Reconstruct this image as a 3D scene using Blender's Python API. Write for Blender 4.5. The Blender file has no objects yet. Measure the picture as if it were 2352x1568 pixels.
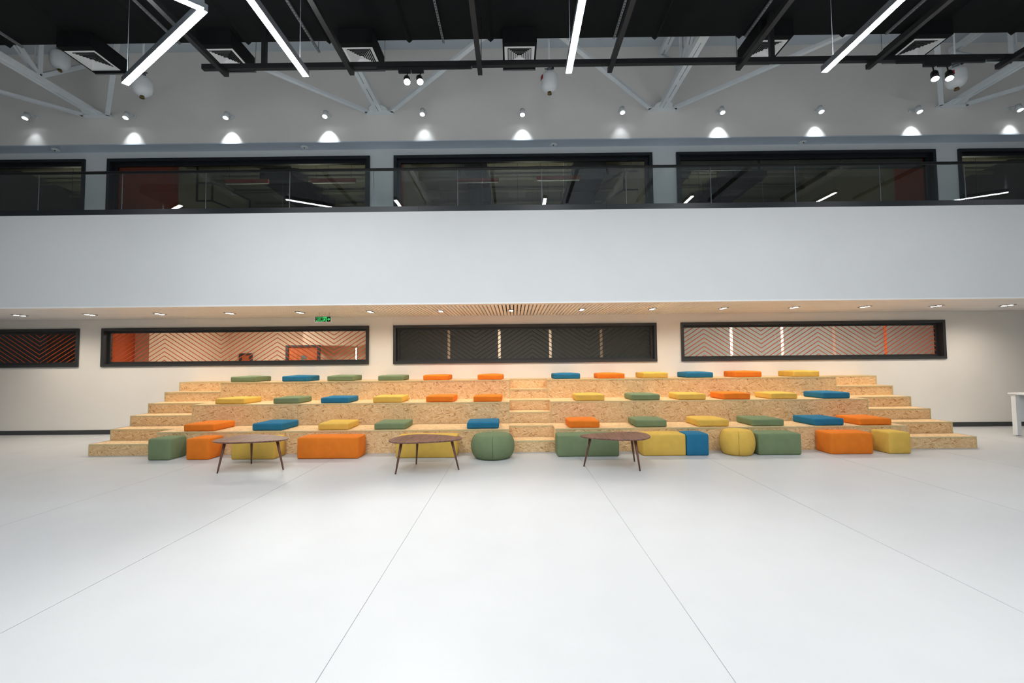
import bpy, bmesh, math, random
import numpy as np
from mathutils import Vector, Matrix, Quaternion

random.seed(7)
scene = bpy.context.scene
C = scene.collection

# ------------------------------------------------------------------ camera, world, exposure
FPX, PITCH, YAW, ROLL, EYE = 1045.0, .0481, .0043, -.0097, 1.543
_f = Vector((-math.sin(YAW) * math.cos(PITCH), math.cos(YAW) * math.cos(PITCH), math.sin(PITCH)))
_r = Vector((math.cos(YAW), math.sin(YAW), 0))
_u = _r.cross(_f)
CR = _r * math.cos(ROLL) + _u * math.sin(ROLL)
CU = _u * math.cos(ROLL) - _r * math.sin(ROLL)
cam_data = bpy.data.cameras.new('camera')
cam_data.sensor_width = 36
cam_data.lens = FPX / 2352 * 36
cam_data.clip_start = .05
cam_data.clip_end = 200
cam = bpy.data.objects.new('camera', cam_data)
C.objects.link(cam)
cam.matrix_world = Matrix(((CR.x, CU.x, -_f.x, 0), (CR.y, CU.y, -_f.y, 0), (CR.z, CU.z, -_f.z, EYE), (0, 0, 0, 1)))
scene.camera = cam

def at(px, py, axis, v):
    """where the ray through photo pixel (px, py) meets the plane axis = v"""
    d = CR * ((px - 1176) / FPX) + CU * ((784 - py) / FPX) + _f
    i = 'XYZ'.index(axis)
    o = Vector((0, 0, EYE))
    return o + d * ((v - o[i]) / d[i])

world = bpy.data.worlds.new('world')
scene.world = world
world.use_nodes = True
world.node_tree.nodes['Background'].inputs[0].default_value = (.5, .55, .6, 1)
world.node_tree.nodes['Background'].inputs[1].default_value = .02
scene.view_settings.view_transform = 'Standard'
scene.view_settings.look = 'None'
scene.view_settings.gamma = 1
scene.view_settings.exposure = 0
scene.view_settings.use_curve_mapping = False
scene.cycles.max_bounces = 8
scene.cycles.diffuse_bounces = 5
scene.cycles.glossy_bounces = 4
scene.cycles.transparent_max_bounces = 10
scene.cycles.caustics_reflective = False
scene.cycles.caustics_refractive = False

# lamp levels
COOL = (.93, .97, 1.0)
WARM = (1.0, .90, .77)
LINEAR_EMIT = 98.0
DOWN_W = 80.0
WALLSPOT_W = 66.0
TRACK_W = 560.0

# ------------------------------------------------------------------ materials
def lin(c):
    return tuple(((x / 255) / 12.92 if x <= 10 else (((x / 255) + .055) / 1.055) ** 2.4) for x in c)

MATS = {}
def base_mat(name):
    m = bpy.data.materials.new(name)
    m.use_nodes = True
    nt = m.node_tree
    return m, nt, nt.nodes['Principled BSDF']

def paint(name, rgb, rough=.6, var=.05, scale=6.0, bump=0.0, bscale=200, metal=0.0, spec=.5):
    m, nt, p = base_mat(name)
    tc = nt.nodes.new('ShaderNodeTexCoord')
    n = nt.nodes.new('ShaderNodeTexNoise')
    n.inputs['Scale'].default_value = scale
    n.inputs['Detail'].default_value = 4
    nt.links.new(tc.outputs['Object'], n.inputs['Vector'])
    r = nt.nodes.new('ShaderNodeValToRGB')
    c = lin(rgb)
    r.color_ramp.elements[0].position = .3
    r.color_ramp.elements[1].position = .7
    r.color_ramp.elements[0].color = tuple(x * (1 - var) for x in c) + (1,)
    r.color_ramp.elements[1].color = tuple(min(1, x * (1 + var)) for x in c) + (1,)
    nt.links.new(n.outputs['Fac'], r.inputs['Fac'])
    nt.links.new(r.outputs['Color'], p.inputs['Base Color'])
    p.inputs['Roughness'].default_value = rough
    p.inputs['Metallic'].default_value = metal
    p.inputs['Specular IOR Level'].default_value = spec
    if bump:
        n2 = nt.nodes.new('ShaderNodeTexNoise')
        n2.inputs['Scale'].default_value = bscale
        n2.inputs['Detail'].default_value = 2
        nt.links.new(tc.outputs['Object'], n2.inputs['Vector'])
        b = nt.nodes.new('ShaderNodeBump')
        b.inputs['Strength'].default_value = bump
        b.inputs['Distance'].default_value = .002
        nt.links.new(n2.outputs['Fac'], b.inputs['Height'])
        nt.links.new(b.outputs['Normal'], p.inputs['Normal'])
    MATS[name] = m
    return m

def emit(name, rgb, strength, sample=True):
    m = bpy.data.materials.new(name)
    if not sample: m.cycles.emission_sampling = 'NONE'
    m.use_nodes = True
    nt = m.node_tree
    nt.nodes.remove(nt.nodes['Principled BSDF'])
    e = nt.nodes.new('ShaderNodeEmission')
    e.inputs[0].default_value = tuple(rgb) + (1,)
    e.inputs[1].default_value = strength
    nt.links.new(e.outputs[0], nt.nodes['Material Output'].inputs[0])
    MATS[name] = m
    return m

def glass(name, tint, ior=1.5, rough=0.0):
    m = bpy.data.materials.new(name)
    m.use_nodes = True
    nt = m.node_tree
    nt.nodes.remove(nt.nodes['Principled BSDF'])
    fr = nt.nodes.new('ShaderNodeFresnel')
    geo = nt.nodes.new('ShaderNodeNewGeometry')        # the same reflectance on entering and leaving a thin pane
    io = nt.nodes.new('ShaderNodeMapRange')
    io.inputs['To Min'].default_value = ior
    io.inputs['To Max'].default_value = 1 / ior
    nt.links.new(geo.outputs['Backfacing'], io.inputs['Value'])
    nt.links.new(io.outputs[0], fr.inputs[0])
    t = nt.nodes.new('ShaderNodeBsdfTransparent')
    t.inputs[0].default_value = tuple(tint) + (1,)
    g = nt.nodes.new('ShaderNodeBsdfGlossy')
    g.inputs['Roughness'].default_value = rough
    mx = nt.nodes.new('ShaderNodeMixShader')
    nt.links.new(fr.outputs[0], mx.inputs[0])
    nt.links.new(t.outputs[0], mx.inputs[1])
    nt.links.new(g.outputs[0], mx.inputs[2])
    nt.links.new(mx.outputs[0], nt.nodes['Material Output'].inputs[0])
    MATS[name] = m
    return m

def osb():
    m, nt, p = base_mat('osb')
    L = nt.links.new
    tc = nt.nodes.new('ShaderNodeTexCoord')
    sep = nt.nodes.new('ShaderNodeSeparateXYZ')
    L(tc.outputs['Object'], sep.inputs[0])
    oi = nt.nodes.new('ShaderNodeObjectInfo')
    def math_(op, a, b):
        n = nt.nodes.new('ShaderNodeMath'); n.operation = op
        for i, v in enumerate((a, b)):
            if isinstance(v, (int, float)): n.inputs[i].default_value = v
            else: L(v, n.inputs[i])
        return n.outputs[0]
    v = math_('ADD', sep.outputs['Y'], sep.outputs['Z'])
    u = math_('ADD', sep.outputs['X'], math_('MULTIPLY', oi.outputs['Random'], 37.0))
    uv = nt.nodes.new('ShaderNodeCombineXYZ')
    L(u, uv.inputs[0]); L(v, uv.inputs[1])
    wn = nt.nodes.new('ShaderNodeTexNoise')
    wn.inputs['Scale'].default_value = 9
    L(uv.outputs[0], wn.inputs['Vector'])
    col = None
    layers = [(.2, (16, 62), 0.0), (-.65, (14, 70), .45), (1.25, (17, 66), .55), (.6, (14, 84), .60), (-.25, (12, 90), .68)]
    for i, (ang, sc, thr) in enumerate(layers):
        rot = nt.nodes.new('ShaderNodeVectorRotate')
        rot.rotation_type = 'Z_AXIS'
        L(uv.outputs[0], rot.inputs['Vector'])
        ad = nt.nodes.new('ShaderNodeMath'); ad.operation = 'MULTIPLY_ADD'
        L(wn.outputs['Fac'], ad.inputs[0]); ad.inputs[1].default_value = .5; ad.inputs[2].default_value = ang
        rot.inputs['Angle'].default_value = ang
        mp = nt.nodes.new('ShaderNodeMapping')
        mp.inputs['Scale'].default_value = (sc[0], sc[1], 1)
        mp.inputs['Location'].default_value = (i * 3.7, i * 5.1, 0)
        L(rot.outputs[0], mp.inputs['Vector'])
        vo = nt.nodes.new('ShaderNodeTexVoronoi')
        vo.voronoi_dimensions = '2D'
        vo.inputs['Scale'].default_value = 1.0
        L(mp.outputs[0], vo.inputs['Vector'])
        sp = nt.nodes.new('ShaderNodeSeparateColor')
        L(vo.outputs['Color'], sp.inputs[0])
        r = nt.nodes.new('ShaderNodeValToRGB')
        e = r.color_ramp.elements
        stops = [(0, (158, 108, 68)), (.05, (190, 142, 94)), (.11, (215, 174, 122)), (.5, (224, 186, 136)), (.85, (232, 199, 150)), (1, (240, 214, 170))]
        e[0].position, e[0].color = stops[0][0], lin(stops[0][1]) + (1,)
        e[1].position, e[1].color = stops[-1][0], lin(stops[-1][1]) + (1,)
        for pos, c in stops[1:-1]:
            k = e.new(pos); k.color = lin(c) + (1,)
        L(sp.outputs[0], r.inputs['Fac'])
        if col is None:
            col = r.outputs['Color']
        else:
            gt = math_('GREATER_THAN', sp.outputs[1], thr)
            mx = nt.nodes.new('ShaderNodeMix'); mx.data_type = 'RGBA'
            L(gt, mx.inputs[0]); L(col, mx.inputs[6]); L(r.outputs['Color'], mx.inputs[7])
            col = mx.outputs[2]
    L(col, p.inputs['Base Color'])
    p.inputs['Roughness'].default_value = .55
    MATS['osb'] = m

def wood(name, c1, c2, axis_scale=(3, 40, 40), rough=.45):
    m, nt, p = base_mat(name)
    tc = nt.nodes.new('ShaderNodeTexCoord')
    mp = nt.nodes.new('ShaderNodeMapping')
    mp.inputs['Scale'].default_value = axis_scale
    n = nt.nodes.new('ShaderNodeTexNoise')
    n.inputs['Scale'].default_value = 1.0
    n.inputs['Detail'].default_value = 6
    n.inputs['Distortion'].default_value = .6
    r = nt.nodes.new('ShaderNodeValToRGB')
    r.color_ramp.elements[0].position, r.color_ramp.elements[0].color = .32, lin(c1) + (1,)
    r.color_ramp.elements[1].position, r.color_ramp.elements[1].color = .68, lin(c2) + (1,)
    nt.links.new(tc.outputs['Object'], mp.inputs['Vector'])
    nt.links.new(mp.outputs[0], n.inputs['Vector'])
    nt.links.new(n.outputs['Fac'], r.inputs['Fac'])
    nt.links.new(r.outputs['Color'], p.inputs['Base Color'])
    p.inputs['Roughness'].default_value = rough
    MATS[name] = m

paint('wall_white', (232, 233, 233), .75, .012, 1.5)
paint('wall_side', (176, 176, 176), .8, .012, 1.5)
paint('wall_lower', (236, 231, 223), .75, .012, 1.5)
paint('gallery_shade_tint', (196, 203, 213), .8, .012, 1.5)  # blue-grey stands in for the cool, dim light on the soffit
paint('bulkhead_grey', (239, 234, 227), .8, .012, 1.5)
paint('ceiling_grey', (196, 202, 208), .85, .03, 2)
paint('floor_vinyl', (190, 191, 191), .42, .015, 2.2, .03, 90, spec=.45)
paint('floor_joint', (176, 177, 178), .8, .05)
paint('baseboard', (58, 60, 62), .5, .05)
paint('frame_charcoal', (50, 51, 52), .42, .05)
paint('frame_navy', (26, 31, 36), .4, .05)
paint('black_metal', (22, 22, 23), .45, .15, 12)
paint('black_duct', (11, 13, 14), .75, .25, 3, spec=.2)
paint('white_metal', (226, 228, 228), .4, .02)
paint('truss_white', (226, 229, 231), .5, .03, 5)
paint('grey_alu', (120, 126, 132), .4, .04, metal=.3)
paint('perforated', (120, 122, 124), .5, .1, metal=.2)
paint('brass', (120, 100, 60), .35, .1, metal=.8)
paint('red_label', (165, 28, 35), .5, .05)
paint('trim_beige', (206, 188, 140), .6, .05, 20)
paint('bright_profile', (252, 252, 251), .35, .005)
paint('vision_glass', (96, 112, 112), .15, .1)
paint('soffit_trim', (240, 234, 224), .6, .02)
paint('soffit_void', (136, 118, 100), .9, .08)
paint('slat_cream', (246, 246, 246), .6, .03, 4)
FABRIC = {'orange': (224, 122, 38), 'blue': (40, 110, 144), 'green': (116, 132, 98), 'yellow': (214, 176, 84)}
for k, c in FABRIC.items():
    paint('fabric_' + k, c, .92, .05, 9, .35, 420, spec=.2)
paint('fabric_seam', (92, 108, 78), .95, .05)
paint('fabric_seam_yellow', (176, 142, 62), .95, .05)
wood('walnut', (84, 52, 42), (142, 98, 80), (30, 4, 30))
wood('walnut_leg', (88, 56, 46), (124, 84, 70), (30, 30, 3))
wood('door_wood', (170, 84, 44), (196, 104, 60), (20, 20, 2))
osb()
glass('rail_glass', (.93, .96, .95), 1.5)
glass('win_glass', (.80, .82, .80), 1.42)
glass('win_glass_dark', (.52, .54, .50), 1.45)
paint('film_orange', (196, 78, 26), .6, .04)
paint('film_black', (22, 22, 22), .6, .04)
def blind_cloth(name, rgb, trans):
    m = paint(name, rgb, .85, .04, 30)
    nt = m.node_tree; p = nt.nodes['Principled BSDF']
    t = nt.nodes.new('ShaderNodeBsdfTranslucent'); t.inputs[0].default_value = lin(rgb) + (1,)
    mx = nt.nodes.new('ShaderNodeMixShader'); mx.inputs[0].default_value = trans
    nt.links.new(p.outputs[0], mx.inputs[1]); nt.links.new(t.outputs[0], mx.inputs[2])
    nt.links.new(mx.outputs[0], nt.nodes['Material Output'].inputs[0])
blind_cloth('blind_dark', (110, 110, 110), .4)
blind_cloth('blind_grey', (206, 207, 206), .28)
paint('orange_wall', (214, 92, 30), .7, .04)
paint('red_panel', (176, 70, 40), .7, .05)
paint('peach_wall', (236, 208, 184), .8, .02)
paint('room_grey', (170, 166, 152), .85, .06, 1.5)
paint('room_dark', (60, 58, 54), .9, .06)
paint('orange_lamp', (205, 66, 34), .5, .04)
paint('pipe_olive', (150, 148, 128), .7, .06)
emit('linear_glow', COOL, LINEAR_EMIT)
emit('linear_added_uplight', COOL, LINEAR_EMIT * .45)  # added upward glow, not a known part of these lamps
emit('warm_lens', (1, .93, .84), 30, False)
emit('cool_lens', (.88, .94, 1), 22, False)
emit('track_lens', (1, .96, .90), 90, False)
emit('exit_green', (.06, .95, .22), 1.1, False)
emit('room_panel', (1.0, .96, .9), 110.0)
emit('room_panel_warm', (1.0, .93, .85), 62.0)
emit('fill_uplight_panel', (1.0, .95, .84), 200.0)

# ------------------------------------------------------------------ mesh helpers
class MB:
    def __init__(s): s.v, s.f, s.sm = [], [], []
    def add(s, vs, fs, smooth=False):
        o = len(s.v); s.v += [tuple(v) for v in vs]
        s.f += [tuple(o + i for i in f) for f in fs]; s.sm += [smooth] * len(fs); return s
    def box(s, x0, x1, y0, y1, z0, z1):
        v = [(x, y, z) for z in (z0, z1) for y in (y0, y1) for x in (x0, x1)]
        return s.add(v, [(0, 2, 3, 1), (4, 5, 7, 6), (0, 1, 5, 4), (2, 6, 7, 3), (0, 4, 6, 2), (1, 3, 7, 5)])
    def bar(s, p, q, w, h, up=(0, 0, 1)):
        p, q = Vector(p), Vector(q); d = (q - p).normalized(); up = Vector(up)
        if abs(d.dot(up)) > .98: up = Vector((0, 1, 0))
        a = d.cross(up).normalized(); b = a.cross(d)
        v = [e + a * (sx * w / 2) + b * (sz * h / 2) for e in (p, q) for sz in (-1, 1) for sx in (-1, 1)]
        return s.add(v, [(0, 1, 3, 2), (4, 6, 7, 5), (0, 4, 5, 1), (2, 3, 7, 6), (0, 2, 6, 4), (1, 5, 7, 3)])
    def cyl(s, p, q, r0, r1=None, n=16, cap=True):
        r1 = r0 if r1 is None else r1
        p, q = Vector(p), Vector(q); d = (q - p).normalized()
        a = d.orthogonal().normalized(); b = d.cross(a)
        v = []
        for e, r in ((p, r0), (q, r1)):
            for i in range(n):
                t = 2 * math.pi * i / n
                v.append(e + a * (r * math.cos(t)) + b * (r * math.sin(t)))
        s.add(v, [(i, (i + 1) % n, n + (i + 1) % n, n + i) for i in range(n)], True)
        if cap:
            o = len(s.v) - 2 * n
            s.f += [tuple(o + i for i in reversed(range(n))), tuple(o + n + i for i in range(n))]; s.sm += [False, False]
        return s
    def disc(s, c, d, r, n=20):
        c, d = Vector(c), Vector(d).normalized(); a = d.orthogonal().normalized(); b = d.cross(a)
        return s.add([c + a * (r * math.cos(2 * math.pi * i / n)) + b * (r * math.sin(2 * math.pi * i / n)) for i in range(n)], [tuple(range(n))])
    def lathe(s, prof, n=32, c=(0, 0, 0), sx=1, sy=1):
        v = [(c[0] + r * sx * math.cos(2 * math.pi * i / n), c[1] + r * sy * math.sin(2 * math.pi * i / n), c[2] + z) for r, z in prof for i in range(n)]
        f = [(k * n + i, k * n + (i + 1) % n, (k + 1) * n + (i + 1) % n, (k + 1) * n + i) for k in range(len(prof) - 1) for i in range(n)]
        return s.add(v, f, True)
    def tube(s, pts, r, n=6, closed=False):
        pts = [Vector(p) for p in pts]; N = len(pts); v = []
        for i, p in enumerate(pts):
            t = (pts[(i + 1) % N] - pts[i - 1]) if closed or 0 < i < N - 1 else (pts[1] - pts[0] if i == 0 else pts[-1] - pts[-2])
            t.normalize(); up = Vector((0, 0, 1)) if abs(t.z) < .95 else Vector((1, 0, 0))
            a = t.cross(up).normalized(); b = a.cross(t)
            v += [p + a * (r * math.cos(2 * math.pi * k / n)) + b * (r * math.sin(2 * math.pi * k / n)) for k in range(n)]
        f = [(i * n + k, i * n + (k + 1) % n, ((i + 1) % N) * n + (k + 1) % n, ((i + 1) % N) * n + k) for i in range(N if closed else N - 1) for k in range(n)]
        return s.add(v, f, True)
    def prism(s, pts, z0, z1):
        n = len(pts)
        return s.add([(x, y, z0) for x, y in pts] + [(x, y, z1) for x, y in pts],
                     [tuple(reversed(range(n))), tuple(range(n, 2 * n))] + [(i, (i + 1) % n, n + (i + 1) % n, n + i) for i in range(n)])
    def mesh(s, name, mat):
        me = bpy.data.meshes.new(name)
        me.from_pydata(s.v, [], s.f)
        me.polygons.foreach_set('use_smooth', s.sm)
        me.materials.append(MATS[mat])
        bm = bmesh.new(); bm.from_mesh(me)
        bmesh.ops.recalc_face_normals(bm, faces=bm.faces[:]) if len(bm.faces) > 1 else None
        bm.to_mesh(me); bm.free()
        return me

def link(name, me, parent=None, loc=(0, 0, 0)):
    o = bpy.data.objects.new(name, me); C.objects.link(o)
    o.location = loc
    if parent: o.parent = parent
    return o
def obj(name, mb, mat, parent=None, loc=(0, 0, 0)):
    return link(name, mb.mesh(name, mat), parent, loc)
def tag(o, label, cat=None, group=None, kind=None):
    o['label'] = label
    if cat: o['category'] = cat
    if group: o['group'] = group
    if kind: o['kind'] = kind
    return o
def thing(name, label, cat, loc=(0, 0, 0), group=None, kind=None):
    return tag(link(name, None, None, loc), label, cat, group, kind)
def struct(name, mb, mat, label, cat, parent=None):
    return tag(obj(name, mb, mat, parent), label, cat, None, 'structure')
def spot(name, parent, loc, direction, watts, color, angle, blend=.5, r=.03):
    d = bpy.data.lights.new(name, 'SPOT')
    d.energy = watts; d.color = color; d.spot_size = angle; d.spot_blend = blend; d.shadow_soft_size = r
    o = bpy.data.objects.new(name, d); C.objects.link(o); o.parent = parent
    o.location = loc
    o.rotation_mode = 'QUATERNION'
    o.rotation_quaternion = Vector(direction).to_track_quat('-Z', 'Y')
    return o
ORD = ['first', 'second', 'third', 'fourth', 'fifth', 'sixth', 'seventh', 'eighth', 'ninth', 'tenth', 'eleventh', 'twelfth', 'thirteenth', 'fourteenth', 'fifteenth']

# ------------------------------------------------------------------ the setting
H_, D_ = .2, .425                 # stair riser and tread
Y0 = 8.0                          # front of the bleacher
YW = Y0 + 6 * D_                  # 10.55, the long wall
XL, XR = -7.459, 8.011            # bleacher ends
TL, TR = -6.26, 6.82              # ends of the seating tiers
AL, AR = -.10, .70                # aisle stair
SIDE, BACK = 15.5, -22.0
ZS = 2.659                        # slatted soffit
YF = 8.2                          # balcony face
ZP = 4.338                        # parapet top
ZU = 6.647                        # corridor ceiling
YB = 10.19                        # upper bulkhead face
ZC = 8.82                         # hall ceiling

# floor: vinyl sheets about two metres wide with open joints
fl = struct('floor', MB().box(-SIDE, SIDE, BACK, YW, -.2, -.004), 'floor_joint', 'pale grey vinyl floor laid in wide sheets', 'floor')
x = -.981 - 2.03 * 8
while x < SIDE:
    a, b = max(x, -SIDE), min(x + 2.03, SIDE)
    if b - a > .05:
        obj('floor_sheet', MB().box(a + .0028, b - .0028, BACK, YW, -.004, 0), 'floor_vinyl', fl)
    x += 2.03

# windows: x ranges shared by both storeys
WX = [(-16.3, -10.13), (-9.60, -3.365), (-2.80, 3.305), (3.868, 9.96), (10.49, 16.3)]
LZ0, LZ1 = 1.555, 2.45
UZ0, UZ1 = 4.2, 6.48

def wall_with_holes(mb, x0, x1, z0, z1, y0, y1, holes):
    xs = x0
    for (a, b, c, d) in sorted(holes):
        a, b = max(a, x0), min(b, x1)
        if a > xs: mb.box(xs, a, y0, y1, z0, z1)
        mb.box(a, b, y0, y1, z0, c); mb.box(a, b, y0, y1, d, z1)
        xs = b
    if xs < x1: mb.box(xs, x1, y0, y1, z0, z1)
    return mb
e = .03
lower_holes = [(a + e, b - e, LZ0 + e, LZ1 - e) for a, b in WX[:4]]
struct('wall_lower', wall_with_holes(MB(), -SIDE, SIDE, 0, 3.0, YW, YW + .16, lower_holes), 'wall_lower', 'warm white wall behind the stepped seating', 'wall')
upper_holes = [(a + e, b - e, UZ0 + e, UZ1 - e) for a, b in WX]
struct('wall_upper', wall_with_holes(MB(), -SIDE, SIDE, 3.0, ZU + .02, YW, YW + .16, upper_holes), 'wall_white', 'white wall along the upper gallery corridor', 'wall')
struct('ceiling_gallery', MB().box(-SIDE, SIDE, YB + .002, YW, ZU, ZU + .02), 'gallery_shade_tint', 'narrow ceiling strip under the bulkhead, its cool shade painted blue-grey', 'ceiling')
struct('wall_bulkhead', MB().box(-SIDE, SIDE, YB, YW + .16, ZU + .02, ZC), 'bulkhead_grey', 'light grey bulkhead wall above the upper gallery', 'wall')
struct('wall_balcony', MB().box(-SIDE, SIDE, YF, YF + .16, ZS - .01, ZP), 'wall_white', 'long plain white gallery parapet face', 'wall')
struct('floor_gallery', MB().box(-SIDE, SIDE, YF + .16, YW, 2.95, 3.2), 'floor_vinyl', 'floor slab of the upper gallery', 'floor')
struct('wall_left', MB().box(-SIDE - .2, -SIDE, BACK, YW, 0, ZC), 'wall_side', 'left end wall of the hall', 'wall')
struct('wall_right', MB().box(SIDE, SIDE + .2, BACK, YW, 0, ZC), 'wall_side', 'right end wall of the hall', 'wall')
struct('wall_front', MB().box(-SIDE, SIDE, BACK - .2, BACK, 0, ZC), 'wall_white', 'hall wall behind the viewer', 'wall')
struct('ceiling', MB().box(-SIDE, SIDE, BACK, YW + .16, ZC, ZC + .2), 'ceiling_grey', 'grey hall ceiling above the trusses', 'ceiling')
struct('baseboard_left', MB().box(-SIDE, XL, YW - .015, YW, 0, .1), 'baseboard', 'dark grey baseboard left of the stepped seating', 'baseboard')
struct('baseboard_right', MB().box(XR, SIDE, YW - .015, YW, 0, .1), 'baseboard', 'dark grey baseboard right of the stepped seating', 'baseboard')

# slatted soffit under the gallery
so = struct('ceiling_soffit', MB().box(-SIDE, SIDE, YF + .16, YW, 2.80, 2.82), 'soffit_void', 'slatted cream ceiling under the gallery', 'ceiling')
obj('edge_profile', MB().box(-SIDE, SIDE, YF - .012, YF + .03, ZS - .035, ZS - .01), 'bright_profile', so)
obj('border_strip', MB().box(-SIDE, SIDE, YF + .03, 8.545, ZS - .012, ZS + .03), 'soffit_trim', so)
PITCH_S = .075
slat = MB().box(-.025, .025, 8.55, YW - .01, ZS, ZS + .06).mesh('slat', 'slat_cream')
for k in range(300):
    link('slat', slat, so, ((k - 149.5) * PITCH_S, 0, 0))
mb = MB()
for sgn in (-1, 1):
    k = 150.5
    while k * PITCH_S < SIDE:
        mb.box(sgn * k * PITCH_S - .025, sgn * k * PITCH_S + .025, 8.55, YW - .01, ZS, ZS + .06); k += 1
o = obj('outer_slats', mb, 'slat_cream', so); o['kind'] = 'stuff'
for y in (8.9, 10.25):
    obj('carrier_rail', MB().box(-SIDE, SIDE, y, y + .04, ZS + .062, ZS + .10), 'black_metal', so)

# ---- windows
def frame_ring(mb, x0, x1, z0, z1, w, y0, y1):
    mb.box(x0, x1, y0, y1, z1 - w, z1); mb.box(x0, x1, y0, y1, z0, z0 + w)
    mb.box(x0, x0 + w, y0, y1, z0 + w, z1 - w); mb.box(x1 - w, x1, y0, y1, z0 + w, z1 - w)
    return mb

def clip_poly(poly, x0, x1, z0, z1):
    for i, lo, s in ((0, x0, 1), (0, x1, -1), (1, z0, 1), (1, z1, -1)):
        out = []
        for k in range(len(poly)):
            p, q = poly[k - 1], poly[k]
            a, b = s * (p[i] - lo), s * (q[i] - lo)
            if (a >= 0) != (b >= 0):
                t = a / (a - b); out.append((p[0] + (q[0] - p[0]) * t, p[1] + (q[1] - p[1]) * t))
            if b >= 0: out.append(q)
        poly = out
        if not poly: return []
    return poly

def lower_window(n, x0, x1, film, peak, label):
    w = thing('window_%d' % n, label, 'window', ((x0 + x1) / 2, YW, LZ0), None, 'structure')
    ox, oy, oz = w.location
    L = lambda m: MB().add([(a - ox, b - oy, c - oz) for a, b, c in m.v], m.f)
    obj('frame', L(frame_ring(MB(), x0, x1, LZ0, LZ1, .062, YW - .035, YW + .17)), 'frame_charcoal', w)
    obj('inner_frame', L(frame_ring(MB(), x0 + .062, x1 - .062, LZ0 + .062, LZ1 - .062, .05, YW + .09, YW + .15)), 'frame_charcoal', w)
    gx0, gx1, gz0, gz1 = x0 + .11, x1 - .11, LZ0 + .11, LZ1 - .11
    obj('pane', L(MB().box(gx0, gx1, YW + .115, YW + .121, gz0, gz1)), 'win_glass', w)
    mb = MB(); half, slope, step, t = 1.33, .643, .1, .020
    zc = peak[1]
    k0 = int((gx0 - peak[0]) / half) - 2
    for k in range(k0, k0 + 12):
        xa, xb = peak[0] + k * half, peak[0] + (k + 1) * half
        za, zb = (0, -half * slope) if k % 2 == 0 else (-half * slope, 0)
        for j in range(-14, 24):
            off = zc + j * step
            p = clip_poly([(xa, za + off - t / 2), (xb, zb + off - t / 2), (xb, zb + off + t / 2), (xa, za + off + t / 2)], gx0, gx1, gz0, gz1)
            if len(p) > 2:
                mb.add([(a - ox, YW + .1125 - oy, c - oz) for a, c in p], [tuple(range(len(p)))])
    f = obj('chevron_film', mb, film, w)
    f['label'] = 'orange chevron line film on the glass' if 'orange' in film else 'black chevron line film on the glass'
    return w

pk = lambda px: at(px, 790, 'Y', YW + .11).x
lower_window(1, WX[0][0], WX[0][1], 'film_orange', (pk(91.5) + 1.33, 2.31), 'dark window with orange chevron lines at the far left, lower storey')
lower_window(2, *WX[1], 'film_orange', (pk(637), 2.30), 'charcoal framed lower window with orange chevrons showing a peach room')
lower_window(3, *WX[2], 'film_black', (pk(1222.5), 2.30), 'charcoal framed lower window with black chevrons over dark blinds')
lower_window(4, *WX[3], 'film_orange', (pk(1879.5), 2.30), 'charcoal framed lower window with orange chevrons over pale grey blinds')

up_lab = ['dark upper gallery window cut by the left picture edge', 'upper gallery window with a rust panel inside at its left', 'middle upper gallery window between two white piers', 'upper gallery window with a raised grey blind, right of the middle one', 'dark upper gallery window cut by the right picture edge']
for i, (x0, x1) in enumerate(WX):
    w = thing('window_%d' % (5 + i), up_lab[i], 'window', ((x0 + x1) / 2, YW, UZ0), None, 'structure')
    ox, oy, oz = w.location
    L = lambda m: MB().add([(a - ox, b - oy, c - oz) for a, b, c in m.v], m.f)
    obj('frame', L(frame_ring(MB(), x0, x1, UZ0, UZ1, .07, YW - .04, YW + .17)), 'frame_navy', w)
    obj('inner_frame', L(frame_ring(MB(), x0 + .07, x1 - .07, UZ0 + .07, UZ1 - .07, .07, YW + .06, YW + .15)), 'frame_navy', w)
    n = 3
    xs = [x0 + .14 + (x1 - x0 - .28) * k / n for k in range(n + 1)]
    for k in range(n):
        obj('pane', L(MB().box(xs[k] + .003, xs[k + 1] - .003, YW + .105, YW + .113, UZ0 + .14, UZ1 - .14)), 'win_glass_dark', w)

# ---- lower rooms behind the windows
struct('ceiling_lower_rooms', MB().box(-SIDE, SIDE, YW + .16, 15.2, 2.95, 3.15), 'wall_lower', 'ceiling of the rooms behind the lower windows', 'ceiling')
struct('floor_lower_rooms', MB().box(-SIDE, SIDE, YW + .16, 15.2, -.2, 0), 'room_grey', 'floor of the rooms behind the lower windows', 'floor')
struct('wall_lower_rooms_back', MB().box(-SIDE, SIDE, 15.0, 15.2, 0, 2.95), 'peach_wall', 'peach back wall behind the lower windows', 'wall')
for i, (x, m, lab) in enumerate(((-9.87, 'orange_wall', 'orange partition at the left of the peach room'), (-3.08, 'peach_wall', 'peach partition at the right of the peach room'), (3.59, 'room_grey', 'grey partition between the two blinded rooms'), (10.2, 'orange_wall', 'orange partition at the right of the grey-blinded room'))):
    struct('wall_room_partition_%s' % 'abcd'[i], MB().box(x - .06, x + .06, YW + .16, 15.0, 0, 2.95), m, lab, 'wall')
struct('wall_blinded_room_back', MB().box(3.65, 10.14, 13.75, 13.85, 0, 2.95), 'wall_lower', 'white back wall behind the pale blinds', 'wall')
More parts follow.
